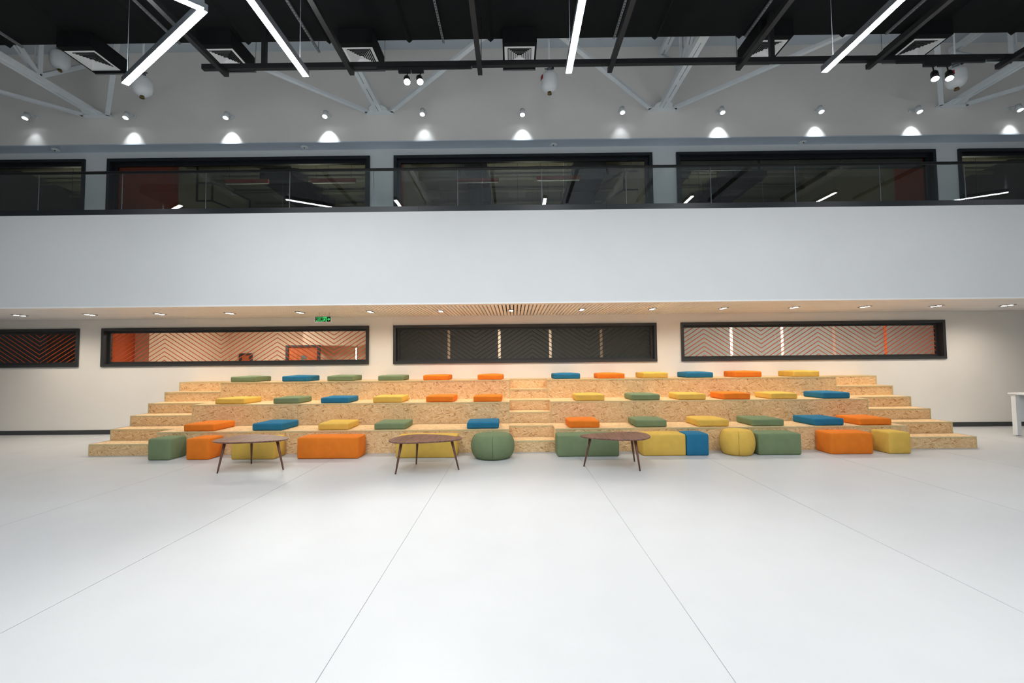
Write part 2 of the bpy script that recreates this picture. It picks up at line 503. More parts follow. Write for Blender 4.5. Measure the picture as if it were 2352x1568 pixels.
# peach room: niche bulkhead, orange leaf wall, doors
struct('wall_peach_room_left', MB().box(-9.81, -9.44, 11.72, 15.0, 0, 2.95), 'peach_wall', 'peach pilaster wall beside the orange partition', 'wall')
struct('trim_1', MB().box(-6.6, -3.14, 14.2, 15.0, 2.16, 2.95), 'peach_wall', 'peach bulkhead over the door niche', 'trim')
def room_door(n, x0, x1, y, h, label):
    d = thing('door_%d' % n, label, 'door', ((x0 + x1) / 2, y, 0), None, 'structure')
    w = (x1 - x0) / 2
    mb = MB(); mb.box(-w, -w + .08, -.06, .02, 0, h); mb.box(w - .08, w, -.06, .02, 0, h); mb.box(-w + .08, w - .08, -.06, .02, h - .06, h)
    obj('door_frame', mb, 'frame_charcoal', d)
    lf = obj('door_leaf', MB().box(-w + .08, w - .08, -.02, .02, 0, h - .06), 'door_wood', d)
    obj('vision_panel', MB().box(-.06, .10, -.03, -.02, 1.1, h - .32), 'vision_glass', lf)
    obj('handle', MB().cyl((w - .14, -.06, 1.0), (w - .14, -.06, 1.2), .012, n=8), 'grey_alu', lf)
    return d
dx0, dx1 = at(658, 800, 'Y', 14.1).x, at(736, 800, 'Y', 14.1).x
room_door(1, dx0, dx1, 14.1, 2.17, 'orange door in a charcoal frame behind the orange chevrons')
dx0, dx1 = at(551, 812, 'Y', 14.9).x, at(580, 812, 'Y', 14.9).x
room_door(2, dx0, dx1, 14.9, 1.96, 'small door with a glass panel left of the framed door')
p = at(818, 809, 'Y', 14.95)
ls = thing('light_strip', 'thin upright white light strip at the right of the peach room', 'lamp', (p.x, 14.96, 1.3))
obj('profile', MB().box(-.03, .03, 0, .035, 0, .82), 'white_metal', ls)
obj('diffuser', MB().add([(-.015, -.002, .02), (.015, -.002, .02), (.015, -.002, .80), (-.015, -.002, .80)], [(0, 1, 2, 3)]), 'warm_lens', ls)
# blinds
def blind(i, x0, x1, m, label, grp):
    b = thing('panel_blind', label, 'blind', ((x0 + x1) / 2, YW + .30, 0), grp)
    w = (x1 - x0) / 2
    n = 12
    mb = MB()
    pts = []
    for k in range(n + 1):
        pts.append((-w + 2 * w * k / n, .006 * math.sin(k * 1.3)))
    for k in range(n):
        (a, ya), (c, yc) = pts[k], pts[k + 1]
        mb.add([(a, ya, 1.2), (c, yc, 1.2), (c, yc, 2.9), (a, ya, 2.9)], [(0, 1, 2, 3)], True)
    obj('fabric', mb, m, b)
    obj('bottom_weight', MB().box(-w, w, -.012, .012, 1.18, 1.2), 'grey_alu', b)
    obj('head_rail', MB().box(-w, w, -.03, .03, 2.9, 2.95), 'grey_alu', b)
g3 = [at(x, 790, 'Y', YW + .3).x for x in (880, 1031, 1147, 1264, 1381, 1530)]
for k in range(5):
    blind(k, g3[k] + .03, g3[k + 1] - .03, 'blind_dark', 'dark grey blind panel, %s from the left behind black chevrons' % ORD[k], 'dark blind panels')
g4 = [at(x, 790, 'Y', YW + .3).x for x in (1550, 1680, 1797, 1916, 2034, 2156)]
for k in range(5):
    blind(k, g4[k] + .03, g4[k + 1] - .03, 'blind_grey', 'pale grey blind panel, %s from the left behind orange chevrons' % ORD[k], 'pale blind panels')
# ceiling lamps in the lower rooms
def room_lamp(x, y, z, m, w, d, label):
    t = thing('ceiling_lamp', label, 'lamp', (x, y, z), 'ceiling lamps in the rooms behind the windows')
    obj('tray', MB().box(-w / 2 - .03, w / 2 + .03, -d / 2 - .03, d / 2 + .03, -.04, 0), 'white_metal', t)
    obj('lamp_panel', MB().add([(-w / 2, -d / 2, -.045), (w / 2, -d / 2, -.045), (w / 2, d / 2, -.045), (-w / 2, d / 2, -.045)], [(0, 3, 2, 1)]), m, t)
room_lamp(-7.4, 13.2, 2.95, 'room_panel_warm', .6, .6, 'square ceiling lamp in the left half of the peach room')
room_lamp(-6.2, 12.2, 2.95, 'room_panel_warm', .6, .6, 'square ceiling lamp in the right half of the peach room')
room_lamp(.2, 13.7, 2.95, 'room_panel', .6, .6, 'square ceiling lamp behind the dark blinds')
room_lamp(5.3, 12.9, 2.95, 'room_panel', .6, .6, 'square ceiling lamp behind the left pale blinds')
room_lamp(7.3, 12.9, 2.95, 'room_panel', .6, .6, 'square ceiling lamp behind the right pale blinds')

# ---- upper rooms: what shows is mostly their ceilings
ZR = 7.75
struct('ceiling_upper_rooms', MB().box(-SIDE, SIDE, YW + .16, 19, ZR, ZR + .2), 'room_grey', 'olive grey concrete ceiling of the upper rooms', 'ceiling')
struct('floor_upper_rooms', MB().box(-SIDE, SIDE, YW + .16, 19, 3.2, 3.4), 'room_grey', 'floor of the upper rooms', 'floor')
struct('wall_upper_rooms_back', MB().box(-SIDE, SIDE, 18.8, 19, 3.4, ZR), 'room_grey', 'back wall of the upper rooms', 'wall')
for i, x in enumerate((-9.87, -3.08, 3.59, 10.2)):
    o = struct('wall_upper_partition_%s' % 'abcd'[i], MB().box(x - .06, x + .06, YW + .16, 18.8, 3.4, ZR), 'room_grey', 'grey partition between upper rooms, %s from the left' % ORD[i], 'wall')
    ln = (2.3, 1.5, 1.2, 1.6)[i]
    for s in (-1, 1):
        if (i, s) in ((0, -1), (3, 1)): continue
        obj('rust_panel', MB().box(x + s * .061, x + s * .09, YW + .2, YW + .2 + (ln if s > 0 else ln * .7), 3.4, ZR), 'red_panel', o)
def upper_beam(y, label):
    tag(obj('ceiling_pipe', MB().cyl((-SIDE, y, ZR - .2), (SIDE, y, ZR - .2), .06, n=10), 'pipe_olive'), label, 'pipe', 'pipes under the upper room ceiling')
for k, y in enumerate((13.4, 14.5, 15.6, 16.8)):
    upper_beam(y, 'olive pipe under the upper room ceiling, %s from the glass' % ORD[k])
def up_duct(x, y0, y1, w, z, label):
    t = thing('room_duct', label, 'duct', (x, y0, z), 'dark ducts in the upper rooms')
    obj('duct_body', MB().box(-w / 2, w / 2, 0, y1 - y0, 0, .35), 'black_duct', t)
    yy = .3
    while yy < y1 - y0:
        obj('flange', MB().box(-w / 2 - .03, w / 2 + .03, yy, yy + .04, -.03, .36), 'black_metal', t)
        for s in (-1, 1):
            obj('hanger_rod', MB().cyl((s * w / 2, yy + .02, .36), (s * w / 2, yy + .02, ZR - z), .008, n=6), 'black_metal', t)
        yy += 1.1
up_duct(-7.0, 13.0, 18.6, .75, 6.95, 'dark duct in the upper room with the rust panel')
up_duct(-1.05, 12.6, 18.6, .6, 7.05, 'narrow dark duct at the left of the middle upper room')
up_duct(2.2, 12.6, 18.6, .9, 6.9, 'wide dark duct at the right of the middle upper room')
up_duct(4.9, 13.0, 18.6, .6, 7.0, 'slim dark duct at the left of the blind-fitted upper room')
up_duct(7.0, 13.0, 18.6, .8, 6.9, 'broad dark duct in the blind-fitted upper room')
up_duct(11.9, 12.6, 18.6, .8, 6.9, 'dark duct in the far right upper room')
def orange_lamp(px0, px1, py, y, label):
    a, b = at(px0, py, 'Y', y), at(px1, py, 'Y', y)
    t = thing('orange_pendant', label, 'lamp', ((a.x + b.x) / 2, y, a.z - .05), 'orange pendants in the upper rooms')
    w = (b.x - a.x) / 2
    obj('housing', MB().box(-w, w, -.04, .04, .02, .12), 'orange_lamp', t)
    obj('diffuser', MB().box(-w + .02, w - .02, -.03, .03, 0, .02), 'white_metal', t)
    for s in (-1, 1):
        obj('suspension_wire', MB().cyl((s * w * .8, 0, .12), (s * w * .8, 0, ZR - a.z + .05), .006, n=6), 'black_metal', t)
orange_lamp(517, 617, 419, 12.3, 'orange pendant in the left upper room, nearer the rust panel')
orange_lamp(716, 817, 417, 12.3, 'orange pendant at the right of the left upper room')
orange_lamp(1047, 1146, 416, 12.3, 'left orange pendant in the middle upper room')
orange_lamp(1232, 1332, 411, 12.3, 'right orange pendant in the middle upper room')
def ladder_frame(px, py, y, flip, label):
    p = at(px, py, 'Y', y)
    t = thing('cable_ladder', label, 'ladder', p, 'black frames in the upper rooms')
    s = -1 if flip else 1
    for a, b, nm in (((0, 0, 0), (0, 0, .55), 'post'), ((.45 * s, 0, 0), (.45 * s, 0, .55), 'post'), ((0, 0, .55), (.45 * s, 0, .55), 'rail'), ((.45 * s, 0, .55), (1.2 * s, .6, .25), 'rail'), ((0, 0, .02), (.45 * s, 0, .02), 'rail'), ((.45 * s, 0, .02), (1.2 * s, .6, -.25), 'rail'), ((1.2 * s, .6, -.25), (1.2 * s, .6, .25), 'post'), ((0, 0, .55), (0, 0, ZR - p.z), 'drop_rod')):
        obj(nm, MB().bar(a, b, .04, .04), 'black_metal', t)
ladder_frame(452, 463, 13.0, False, 'black handrail-like frame beside the rust panel, left upper room')
ladder_frame(1470, 437, 12.6, True, 'black handrail-like frame at the right of the middle upper room')
for k, (x, lab) in enumerate(((-5.9, 'left'), (.6, 'middle'), (5.95, 'right'), (13.2, 'far right'), (-12.6, 'far left'))):  # hidden fill lamps, added below the sightline to brighten the upper rooms
    t = thing('fill_uplight', 'unseen fill uplight added in the %s upper room' % lab, 'lamp', (x, 13.2, 4.6), 'added fill uplights in the upper rooms')
    obj('housing', MB().box(-.5, .5, -.08, .08, 0, .06), 'black_metal', t)
    obj('lamp_panel', MB().add([(-.47, -.06, .065), (.47, -.06, .065), (.47, .06, .065), (-.47, .06, .065)], [(0, 1, 2, 3)]), 'fill_uplight_panel', t)
    for s in (-1, 1):
        obj('suspension_wire', MB().cyl((s * .45, 0, .06), (s * .45, 0, ZR - 4.6), .005, n=6), 'black_metal', t)
# raised roller blind in the right upper window
t = thing('roller_blind', 'grey roller blind rolled up at the top of an upper window', 'blind', (6.9, YW + .2, 6.2))
for k in range(3):
    x0 = -2.9 + k * 1.97
    obj('fabric', MB().box(x0, x0 + 1.9, 0, .01, -.05, .2), 'blind_grey', t)
    obj('bottom_weight', MB().box(x0, x0 + 1.9, -.01, .02, -.075, -.05), 'grey_alu', t)

# ------------------------------------------------------------------ stepped seating
bl = thing('stepped_seating', 'three-tier particle board seating with stairs along the white wall', 'bleacher', (0, Y0, 0))
def bobj(name, mb, mat):
    return obj(name, MB().add([(a, b - Y0, c) for a, b, c in mb.v], mb.f), mat, bl)
TH = .02
def run(x0, x1, y, ztop, rise, depth, split):
    """one riser and its tread, in panels, with pale edging"""
    n = max(1, round((x1 - x0) / split))
    for k in range(n):
        a, b = x0 + (x1 - x0) * k / n, x0 + (x1 - x0) * (k + 1) / n
        bobj('riser_panel', MB().box(a + .001, b - .001, y + .004, y + .022, ztop - rise + .001, ztop - TH), 'osb')
        bobj('tread_panel', MB().box(a + .001, b - .001, y + .004, y + depth, ztop - TH, ztop), 'osb')
    bobj('edge_strip', MB().box(x0, x1, y, y + .004, ztop - .024, ztop + .001), 'trim_beige')
for k in range(3):
    y, z = Y0 + 2 * D_ * k, .4 * (k + 1)
    for a, b in ((TL, AL), (AR, TR)):
        run(a, b, y, z, .4, 2 * D_ + (.004 if k < 2 else -.004), 2.05)
        for xs, s in ((a, 1), (b, -1)):
            bobj('edge_strip', MB().box(min(xs, xs + s * .018), max(xs, xs + s * .018), y - .001, y + .004, z - .4, z - .024), 'trim_beige')
            bobj('side_panel', MB().box(min(xs, xs + s * .018), max(xs, xs + s * .018), y + .022, y + 2 * D_ - .004, z - .4, z - TH), 'osb')
for a, b in ((XL, TL), (AL, AR), (TR, XR)):
    for j in range(6):
        y, z = Y0 + D_ * j, .2 * (j + 1)
        run(a, b, y, z, .2, D_ + .004 if j < 5 else D_ - .004, 5)
        for xs, s in ((a, 1), (b, -1)):
            if xs in (XL, XR):
                bobj('edge_strip', MB().box(min(xs, xs + s * .02), max(xs, xs + s * .02), y - .001, y + .004, z - .2, z - .024), 'trim_beige')
                bobj('side_panel', MB().box(min(xs, xs + s * .018), max(xs, xs + s * .018), y + .022, YW - .004, z - .2, z - TH if j == 5 else z), 'osb')

# ------------------------------------------------------------------ cushions, poufs
def rbox(w, d, h, r, puff, sag=0.0, seed=0):
    """rounded upholstered block standing on z = 0"""
    rnd = random.Random(seed)
    half = (w / 2, d / 2, h / 2)
    def ticks(hf):
        q = min(r, hf * .9)
        return [-hf, -hf + q * .35, -hf + q, -hf * .45, 0, hf * .45, hf - q, hf - q * .35, hf]
    T = [ticks(a) for a in half]
    idx, vs, fs = {}, [], []
    def V(i, j, k):
        if (i, j, k) in idx: return idx[(i, j, k)]
        p = [T[0][i], T[1][j], T[2][k]]
        inner = [max(-half[a] + min(r, half[a] * .9), min(half[a] - min(r, half[a] * .9), p[a])) for a in range(3)]
        dv = Vector(p) - Vector(inner)
        if dv.length > 1e-6: p = list(Vector(inner) + dv.normalized() * min(r, half[2] * .9))
        ux, uy, uz = p[0] / half[0], p[1] / half[1], p[2] / half[2]
        if uz > .2: p[2] += puff * max(0, 1 - ux ** 4) * max(0, 1 - uy ** 4) * uz
        bulge = sag * (1 - uz * uz)
        p[0] += bulge * ux * (1 - uy ** 4) ; p[1] += bulge * uy * (1 - ux ** 4)
        w_ = .0025
        p[0] += math.sin(9 * p[1] + seed) * w_; p[1] += math.sin(8 * p[0] + seed * 2) * w_
        if uz > .2: p[2] += math.sin(11 * p[0] + 7 * p[1] + seed) * w_
        idx[(i, j, k)] = len(vs); vs.append((p[0], p[1], p[2] + h / 2)); return idx[(i, j, k)]
    N = 8
    for a in range(N):
        for b in range(N):
            fs += [(V(a, b, 0), V(a, b + 1, 0), V(a + 1, b + 1, 0), V(a + 1, b, 0)), (V(a, b, N), V(a + 1, b, N), V(a + 1, b + 1, N), V(a, b + 1, N)),
                   (V(a, 0, b), V(a + 1, 0, b), V(a + 1, 0, b + 1), V(a, 0, b + 1)), (V(a, N, b), V(a, N, b + 1), V(a + 1, N, b + 1), V(a + 1, N, b)),
                   (V(0, a, b), V(0, a, b + 1), V(0, a + 1, b + 1), V(0, a + 1, b)), (V(N, a, b), V(N, a + 1, b), V(N, a + 1, b + 1), V(N, a, b + 1))]
    m = MB(); m.add(vs, fs, True); return m

ROWS = [  # (tier name, tier index, [(colour, front-left px, front-right px)])
    ('top', 2, [('green', 529.5, 589), ('blue', 647.6, 707), ('green', 751, 810), ('green', 867.5, 925), ('orange', 971.6, 1030), ('orange', 1097.6, 1155), ('blue', 1272, 1333), ('orange', 1375, 1436), ('yellow', 1477.6, 1535), ('blue', 1578, 1639), ('orange', 1691, 1751), ('yellow', 1824, 1884)]),
    ('middle', 1, [('yellow', 494, 562.6), ('green', 627, 686.4), ('blue', 736, 800), ('yellow', 856, 923), ('orange', 978.5, 1041.5), ('orange', 1087.7, 1152), ('yellow', 1323, 1389), ('green', 1451, 1516.4), ('yellow', 1559, 1622.5), ('orange', 1661, 1724), ('yellow', 1770, 1832), ('blue', 1889.8, 1953)]),
    ('lowest', 0, [('orange', 422, 492.5), ('blue', 579.7, 649.4), ('yellow', 729.7, 798.6), ('green', 859, 931), ('blue', 1071.6, 1144.8), ('orange', 1306.7, 1377), ('green', 1461, 1532.4), ('yellow', 1604, 1675), ('green', 1729, 1801.7), ('blue', 1869, 1939), ('orange', 1974, 2048.7)]),
]
sd = 0
for tname, ti, items in ROWS:
    counts = {}
    tot = {}
    for c, *_ in items: tot[c] = tot.get(c, 0) + 1
    yfront = Y0 + 2 * D_ * ti + .07
    for c, a, b in items:
        sd += 1
        counts[c] = counts.get(c, 0) + 1
        yy = 880 if ti == 2 else 915 if ti == 1 else 975
        xa, xb = at(a, yy, 'Y', yfront).x, at(b, yy, 'Y', yfront).x
        w = xb - xa
        pos = 'only' if tot[c] == 1 else ('left' if counts[c] == 1 else 'right') if tot[c] == 2 else ORD[counts[c] - 1]
        if tot[c] == 1: lab = '%s square seat cushion, the only %s one on the %s tier' % (c, c, tname)
        elif tot[c] == 2: lab = '%s square seat cushion, %s one of two on the %s tier' % (c, pos, tname)
        else: lab = '%s square seat cushion, %s %s one from the left on the %s tier' % (c, pos, c, tname)
        m = rbox(w, .60, .112 + random.uniform(-.008, .01), .022, .014, .004, sd)
        o = obj('seat_cushion', m, 'fabric_' + c, None, ((xa + xb) / 2, yfront + .30, .4 * (ti + 1) + .001))
        o.rotation_euler.z = math.radians(random.uniform(-1.6, 1.6))
        tag(o, lab, 'cushion', 'flat square cushions on the tiers')

POUFS = [('green', 338.7, 389, 'small green upholstered block, leftmost seat on the floor'),
         ('orange', 426.7, 478.5, 'small orange upholstered block beside the leftmost green one'),
         ('yellow', 529.5, 629, 'yellow upholstered bench behind the leftmost wooden table'),
         ('orange', 681, 823, 'long orange upholstered bench between the two left tables'),
         ('yellow', 908, 1048, 'long yellow upholstered bench behind the middle wooden table'),
         ('green', 1281, 1423, 'long green upholstered bench behind the right wooden table'),
         ('yellow', 1477.6, 1577, 'yellow upholstered bench right of the right table, touching the blue block'),
         ('blue', 1578, 1630, 'small blue upholstered block, the only blue seat on the floor'),
         ('green', 1743.7, 1842.6, 'green upholstered bench beside the round yellow pouf'),
         ('orange', 1910, 2008, 'orange upholstered bench near the right end of the seating'),
         ('yellow', 2044, 2094.6, 'small yellow upholstered block, rightmost seat on the floor')]
for i, (c, a, b, lab) in enumerate(POUFS):
    yf = 7.565
    xa, xb = at(a, 1050, 'Y', yf).x, at(b, 1050, 'Y', yf).x
    if lab.startswith('small blue'): xa += .006
    o = obj('bench_pouf', rbox(xb - xa, .385, .348, .026, .012, .006, 50 + i), 'fabric_' + c, None, ((xa + xb) / 2, yf + .1925, 0))
    tag(o, lab, 'pouf', 'upholstered blocks on the floor')
def round_pouf(px, yc, r, h, c, seam, label):
    x = at(px, 1040, 'Y', yc).x
    t = thing('round_pouf', label, 'pouf', (x, yc, 0), 'round poufs')
    prof = []
    n = 22
    for k in range(n + 1):
        th = -math.pi / 2 + math.pi * k / n
        cr, sz = math.cos(th), math.sin(th)
        rr = r * (.70 + .30 * abs(cr) ** .9) if abs(sz) < .995 else 0
        z = h / 2 + h / 2 * (abs(sz) ** 1.15) * (1 if sz > 0 else -1)
        prof.append((rr, z))
    prof[0] = (r * .64, 0); prof = [(0, 0)] + prof
    prof[-1] = (r * .62, h + .004); prof += [(r * .3, h + .012), (0, h + .014)]
    obj('cover', MB().lathe(prof, 48), 'fabric_' + c, t)
    for k in range(4):
        a = -math.pi / 2 + (.04 if c == 'green' else -.35) + k * math.pi / 2
        pts = [((q + .002) * math.cos(a), (q + .002) * math.sin(a), z) for q, z in prof[2:-3]]
        obj('seam', MB().tube(pts, .0035, 5), seam, t)
    obj('top_seam', MB().tube([((r * .70 + .012) * math.cos(2 * math.pi * k / 40), (r * .70 + .012) * math.sin(2 * math.pi * k / 40), h - .006) for k in range(40)], .0045, 5, True), seam, t)
round_pouf(1132, 7.60, .355, .385, 'green', 'fabric_seam', 'low wide round green pouf in front of the aisle stairs')
round_pouf(1694, 7.70, .272, .40, 'yellow', 'fabric_seam_yellow', 'round yellow pouf between the blue block and a green bench')

# ------------------------------------------------------------------ three-legged tables
def table(feet, ztop, label, grain):
    F = [at(px, py, 'Z', 0) for px, py in feet]
    c = (F[0] + F[1] + F[2]) / 3
    t = thing('side_table', label, 'table', c, 'three-legged wooden tables')
    P = [(f - c) * 1.76 for f in F]
    out = []
    for i in range(3):
        A, B, Cc = (P[i - 1] + P[i]) / 2, P[i], (P[i] + P[(i + 1) % 3]) / 2
        for k in range(16):
            s = k / 16
            q = A * (1 - s) ** 2 + B * (2 * s * (1 - s)) + Cc * s ** 2
            out.append((q.x, q.y))
    area = sum(out[i - 1][0] * out[i][1] - out[i][0] * out[i - 1][1] for i in range(len(out)))
    if area < 0: out.reverse()
    mb = MB()
    n = len(out)
    lay = [(.93, ztop - .026), (.985, ztop - .017), (1.0, ztop - .006), (.992, ztop)]
    vs = [(x * s, y * s, z) for s, z in lay for x, y in out]
    fs = [(k * n + i, k * n + (i + 1) % n, (k + 1) * n + (i + 1) % n, (k + 1) * n + i) for k in range(3) for i in range(n)]
    fs += [tuple(reversed(range(n))), tuple(range(3 * n, 4 * n))]
    mb.add(vs, fs)
    obj('table_top', mb, 'walnut', t)
    for f in F:
        q = f - c
        top = q * .80
        obj('leg', MB().cyl((q.x, q.y, 0), (top.x, top.y, ztop - .024), .0105, .021, 14), 'walnut_leg', t)
    return t
Z5 = lambda ox, pts: [(ox + a / 3.92, 840 + b / 3.92) for a, b in pts]
table(Z5(180, [(1250, 967), (1557, 880), (1845, 935)]), .455, 'dark walnut three-legged table at the left, before a yellow bench', 0)
table(Z5(680, [(895, 975), (1082, 885), (1465, 935)]), .455, 'dark walnut three-legged table in the middle, before a long yellow bench', 1)
table(Z5(1160, [(710, 905), (1166, 862), (1216, 947)]), .455, 'dark walnut three-legged table at the right, before a long green bench', 2)

# white desk at the right edge
p = at(2338, 1001, 'Z', 0)
t = thing('white_desk', 'white metal-framed desk cut by the right picture edge', 'desk', (p.x, p.y - .615, 0))
W, DP, HT = 1.4, .7, .855
obj('desk_top', MB().box(-.03, W + .03, -.03, DP + .03, HT - .028, HT), 'white_metal', t)
obj('apron', MB().box(.086, W - .086, .01, .04, HT - .10, HT - .029), 'white_metal', t)
obj('apron', MB().box(.086, W - .086, DP - .04, DP - .01, HT - .10, HT - .029), 'white_metal', t)
for sx in (0, W - .085):
    for sy in (0, DP - .085):
        lg = obj('leg', MB().box(sx, sx + .085, sy, sy + .085, .012, HT - .029), 'white_metal', t)
        obj('foot_pad', MB().cyl((sx + .042, sy + .042, 0), (sx + .042, sy + .042, .012), .025, n=12), 'frame_charcoal', lg)
obj('modesty_panel', MB().box(.085, W - .085, DP - .06, DP - .045, .28, HT - .102), 'white_metal', t)

# ------------------------------------------------------------------ glass railing on the parapet
rl = thing('glass_railing', 'frameless glass railing with black handrail along the gallery', 'railing', (0, YF + .06, ZP))
for k in range(9):
    a, b = -SIDE + k * 2 * SIDE / 9, -SIDE + (k + 1) * 2 * SIDE / 9
    obj('base_channel', MB().box(a + .002, b - .002, -.045, .045, .002, .105), 'frame_navy', rl)
J0, JP = -1.012, 1.556
xs = [J0 + JP * k for k in range(-10, 12)]
xs = [x for x in xs if abs(x) < SIDE - .1]
for k in range(len(xs) - 1):
    obj('glass_panel', MB().box(xs[k] + .006, xs[k + 1] - .006, -.007, .007, .105, .80), 'rail_glass', rl)
for x in xs:
    obj('joint_strip', MB().box(x - .004, x + .004, -.006, .006, .107, .795), 'grey_alu', rl)
obj('handrail', MB().cyl((-SIDE + .02, 0, .815), (SIDE - .02, 0, .815), .027, n=14), 'black_metal', rl)

# ------------------------------------------------------------------ lamps
for k, px in enumerate((32, 187, 341, 495, 658, 821, 986, 1150, 1315, 1478, 1640, 1806, 1971, 2133, 2297)):
    x = -10.39 + k * 1.477
    t = thing('twin_downlight', 'twin recessed downlight in the slatted ceiling, %s from the left' % ORD[k], 'downlight', (x, 9.42, ZS), 'twin downlights in the slatted ceiling')
    mb = MB(); frame_ring(mb, -.05, .05, -.05, .05, .012, 0, 1)
    obj('trim_plate', MB().box(-.058, .058, -.065, .195, -.006, -.0005), 'black_metal', t)
    for dy in (0, .13):
        lr = obj('lens_ring', MB().cyl((0, dy, -.012), (0, dy, -.006), .048, n=20), 'white_metal', t)
        obj('lens', MB().disc((0, dy, -.0135), (0, 0, -1), .040), 'warm_lens', lr)
    spot('downlight_beam', t, (0, .065, -.03), (0, 0, -1), DOWN_W, WARM, math.radians(160), 1.0, .05)

WSTR = [.12, .45, 1, 1, .25, .6, .12, .8, .65, 1, .4]
for k, (px, py) in enumerate(((57, 272), (288, 271), (518, 271), (746, 268), (970, 263), (1200, 264), (1430, 259), (1660, 259), (1887, 257), (2113, 257), (2344, 253))):
    p = at(px, py, 'Y', 9.95)
    t = thing('wall_spotlight', 'small white spotlight on the grey bulkhead, %s from the left' % ORD[k], 'spotlight', (p.x, YB, p.z + .11), 'spotlights on the bulkhead')
    dv = Vector((0, -.33, -1)).normalized()
    lens = Vector((0, 9.95 - YB, -.11))
    back = lens - dv * .15
    obj('wall_plate', MB().cyl((0, -.001, .05), (0, -.03, .05), .05, n=20), 'white_metal', t)
    obj('arm', MB().cyl((0, -.03, .05), tuple(back + Vector((0, .02, 0))), .014, n=10), 'white_metal', t)
    hd = obj('head', MB().cyl(tuple(back), tuple(lens - dv * .004), .052, .056, 20), 'white_metal', t)
    obj('lens', MB().disc(tuple(lens - dv * .002), tuple(dv), .050), 'cool_lens', hd)
    spot('spot_beam', t, tuple(lens + dv * .012), (0, .40, -1), WALLSPOT_W * WSTR[k], (.84, .92, 1), math.radians(64), 1.0, .012)
    spot('wash_beam', t, tuple(lens + dv * .012), (0, -.16, -1), WALLSPOT_W * 3.2, (.80, .92, 1), math.radians(62), .6, .012)

# linear pendants
ZL = 5.42
def linear(pts, label, cables=True):
    """pts: list of (x, y) corner points; modules of 1.2 m"""
    t = thing('linear_pendant', label, 'lamp', (pts[0][0], pts[0][1], ZL), 'suspended linear lamps')
    o = Vector((pts[0][0], pts[0][1], 0))
    for a, b in zip(pts[:-1], pts[1:]):
        a, b = Vector((*a, 0)) - o, Vector((*b, 0)) - o
        n = max(1, round((b - a).length / 1.2))
        for k in range(n):
            p, q = a.lerp(b, k / n), a.lerp(b, (k + 1) / n)
            d = (q - p).normalized()
            obj('housing', MB().bar(p + Vector((0, 0, .052)), q + Vector((0, 0, .052)), .084, .084), 'grey_alu', t)
            g0, g1 = p + d * .006, q - d * .006
            s = d.cross(Vector((0, 0, 1))) * .037
            z = Vector((0, 0, .006))
            obj('diffuser', MB().add([g0 - s + z, g1 - s + z, g1 + s + z, g0 + s + z], [(0, 1, 2, 3)]), 'linear_glow', t)
            z = Vector((0, 0, .0955))
            obj('added_uplight_strip', MB().add([g0 - s * .8 + z, g1 - s * .8 + z, g1 + s * .8 + z, g0 + s * .8 + z], [(3, 2, 1, 0)]), 'linear_added_uplight', t)  # unseen glow added on the housing top to lift bulkhead and ceiling
        m = max(1, round((b - a).length / 2.4))
        for k in range(m + 1):
            p = a.lerp(b, min(.97, max(.03, k / m)))
            obj('suspension_cable', MB().cyl((p.x, p.y, .094), (p.x, p.y, 6.99 - ZL if 5.0 < p.y + o.y < 7.4 else ZC - ZL), .004, n=6), 'grey_alu', t)
    return t
e1, c1 = at(287, 195, 'Z', ZL), at(468, 25, 'Z', ZL)
linear([(e1.x, e1.y), (c1.x, c1.y), (c1.x - .87, c1.y - .80)], 'bent linear lamp zigzagging at the upper left')
for px, py, lab in ((703, 178, 'straight linear lamp pointing up-left, right of the bent lamp'), (1306, 170, 'straight linear lamp just right of the centre'), (1893, 168, 'straight linear lamp slanting to the upper right corner')):
    p = at(px, py, 'Z', ZL)
    linear([(p.x, p.y), (p.x, p.y - 6.0)], lab)
linear([(-8.0, 5.75), (-8.98, 5.06)], 'slanted linear lamp outside the left picture edge, mirrored in the railing')
linear([(7.5, 6.1), (7.45, 4.9)], 'straight linear lamp outside the right picture edge')
for k, x in enumerate((-2.6, .8, 4.2)):  # unseen lamp rows, added so the floor bounces more light upward
    for j, y in enumerate((-1.4, -9.4)):
        linear([(x, y), (x, y - 6.0)], 'unseen linear lamp added behind the viewer, %s from the left in the %s row' % (ORD[k], ('near', 'far')[j]))
linear([(11.6, 6.0), (10.6, 5.34)], 'slanted linear lamp outside the right picture edge')

# ------------------------------------------------------------------ black lighting grid
YBAR, ZBM = 6.9, None
pb = at(1181, 152, 'Y', YBAR)
zb = pb.z                                     # underside of the crossbar
gr = thing('lighting_grid', 'black square-tube grid with crossbar hung below the ceiling', 'frame', (0, YBAR, zb))
xl = at(466, 150, 'Y', YBAR).x
obj('crossbar', MB().box(xl, 13.5, -.035, .035, 0, .078), 'black_metal', gr)
zbeam = zb - .078
for px, py in ((517, 173), (809, 173), (1103, 173), (1400, 168), (1695, 162), (1993, 160), (2290, 160), (2587, 158)):
    p = at(px, py, 'Z', zbeam)
    obj('beam', MB().box(p.x - .035, p.x + .035, -3.2, max(.06, p.y - YBAR), -.078, -.002), 'black_metal', gr)
for px in (607, 1773):
    x = at(px, 140, 'Y', YBAR).x
    obj('hanger', MB().box(x - .033, x + .033, -.033, .033, .078, 6.985 - zb), 'black_metal', gr)
for px in (1105,):
    x = at(px, 100, 'Y', YBAR).x
    obj('suspension_rod', MB().cyl((x, 0, .078), (x, 0, 6.985 - zb), .006, n=6), 'black_metal', gr)

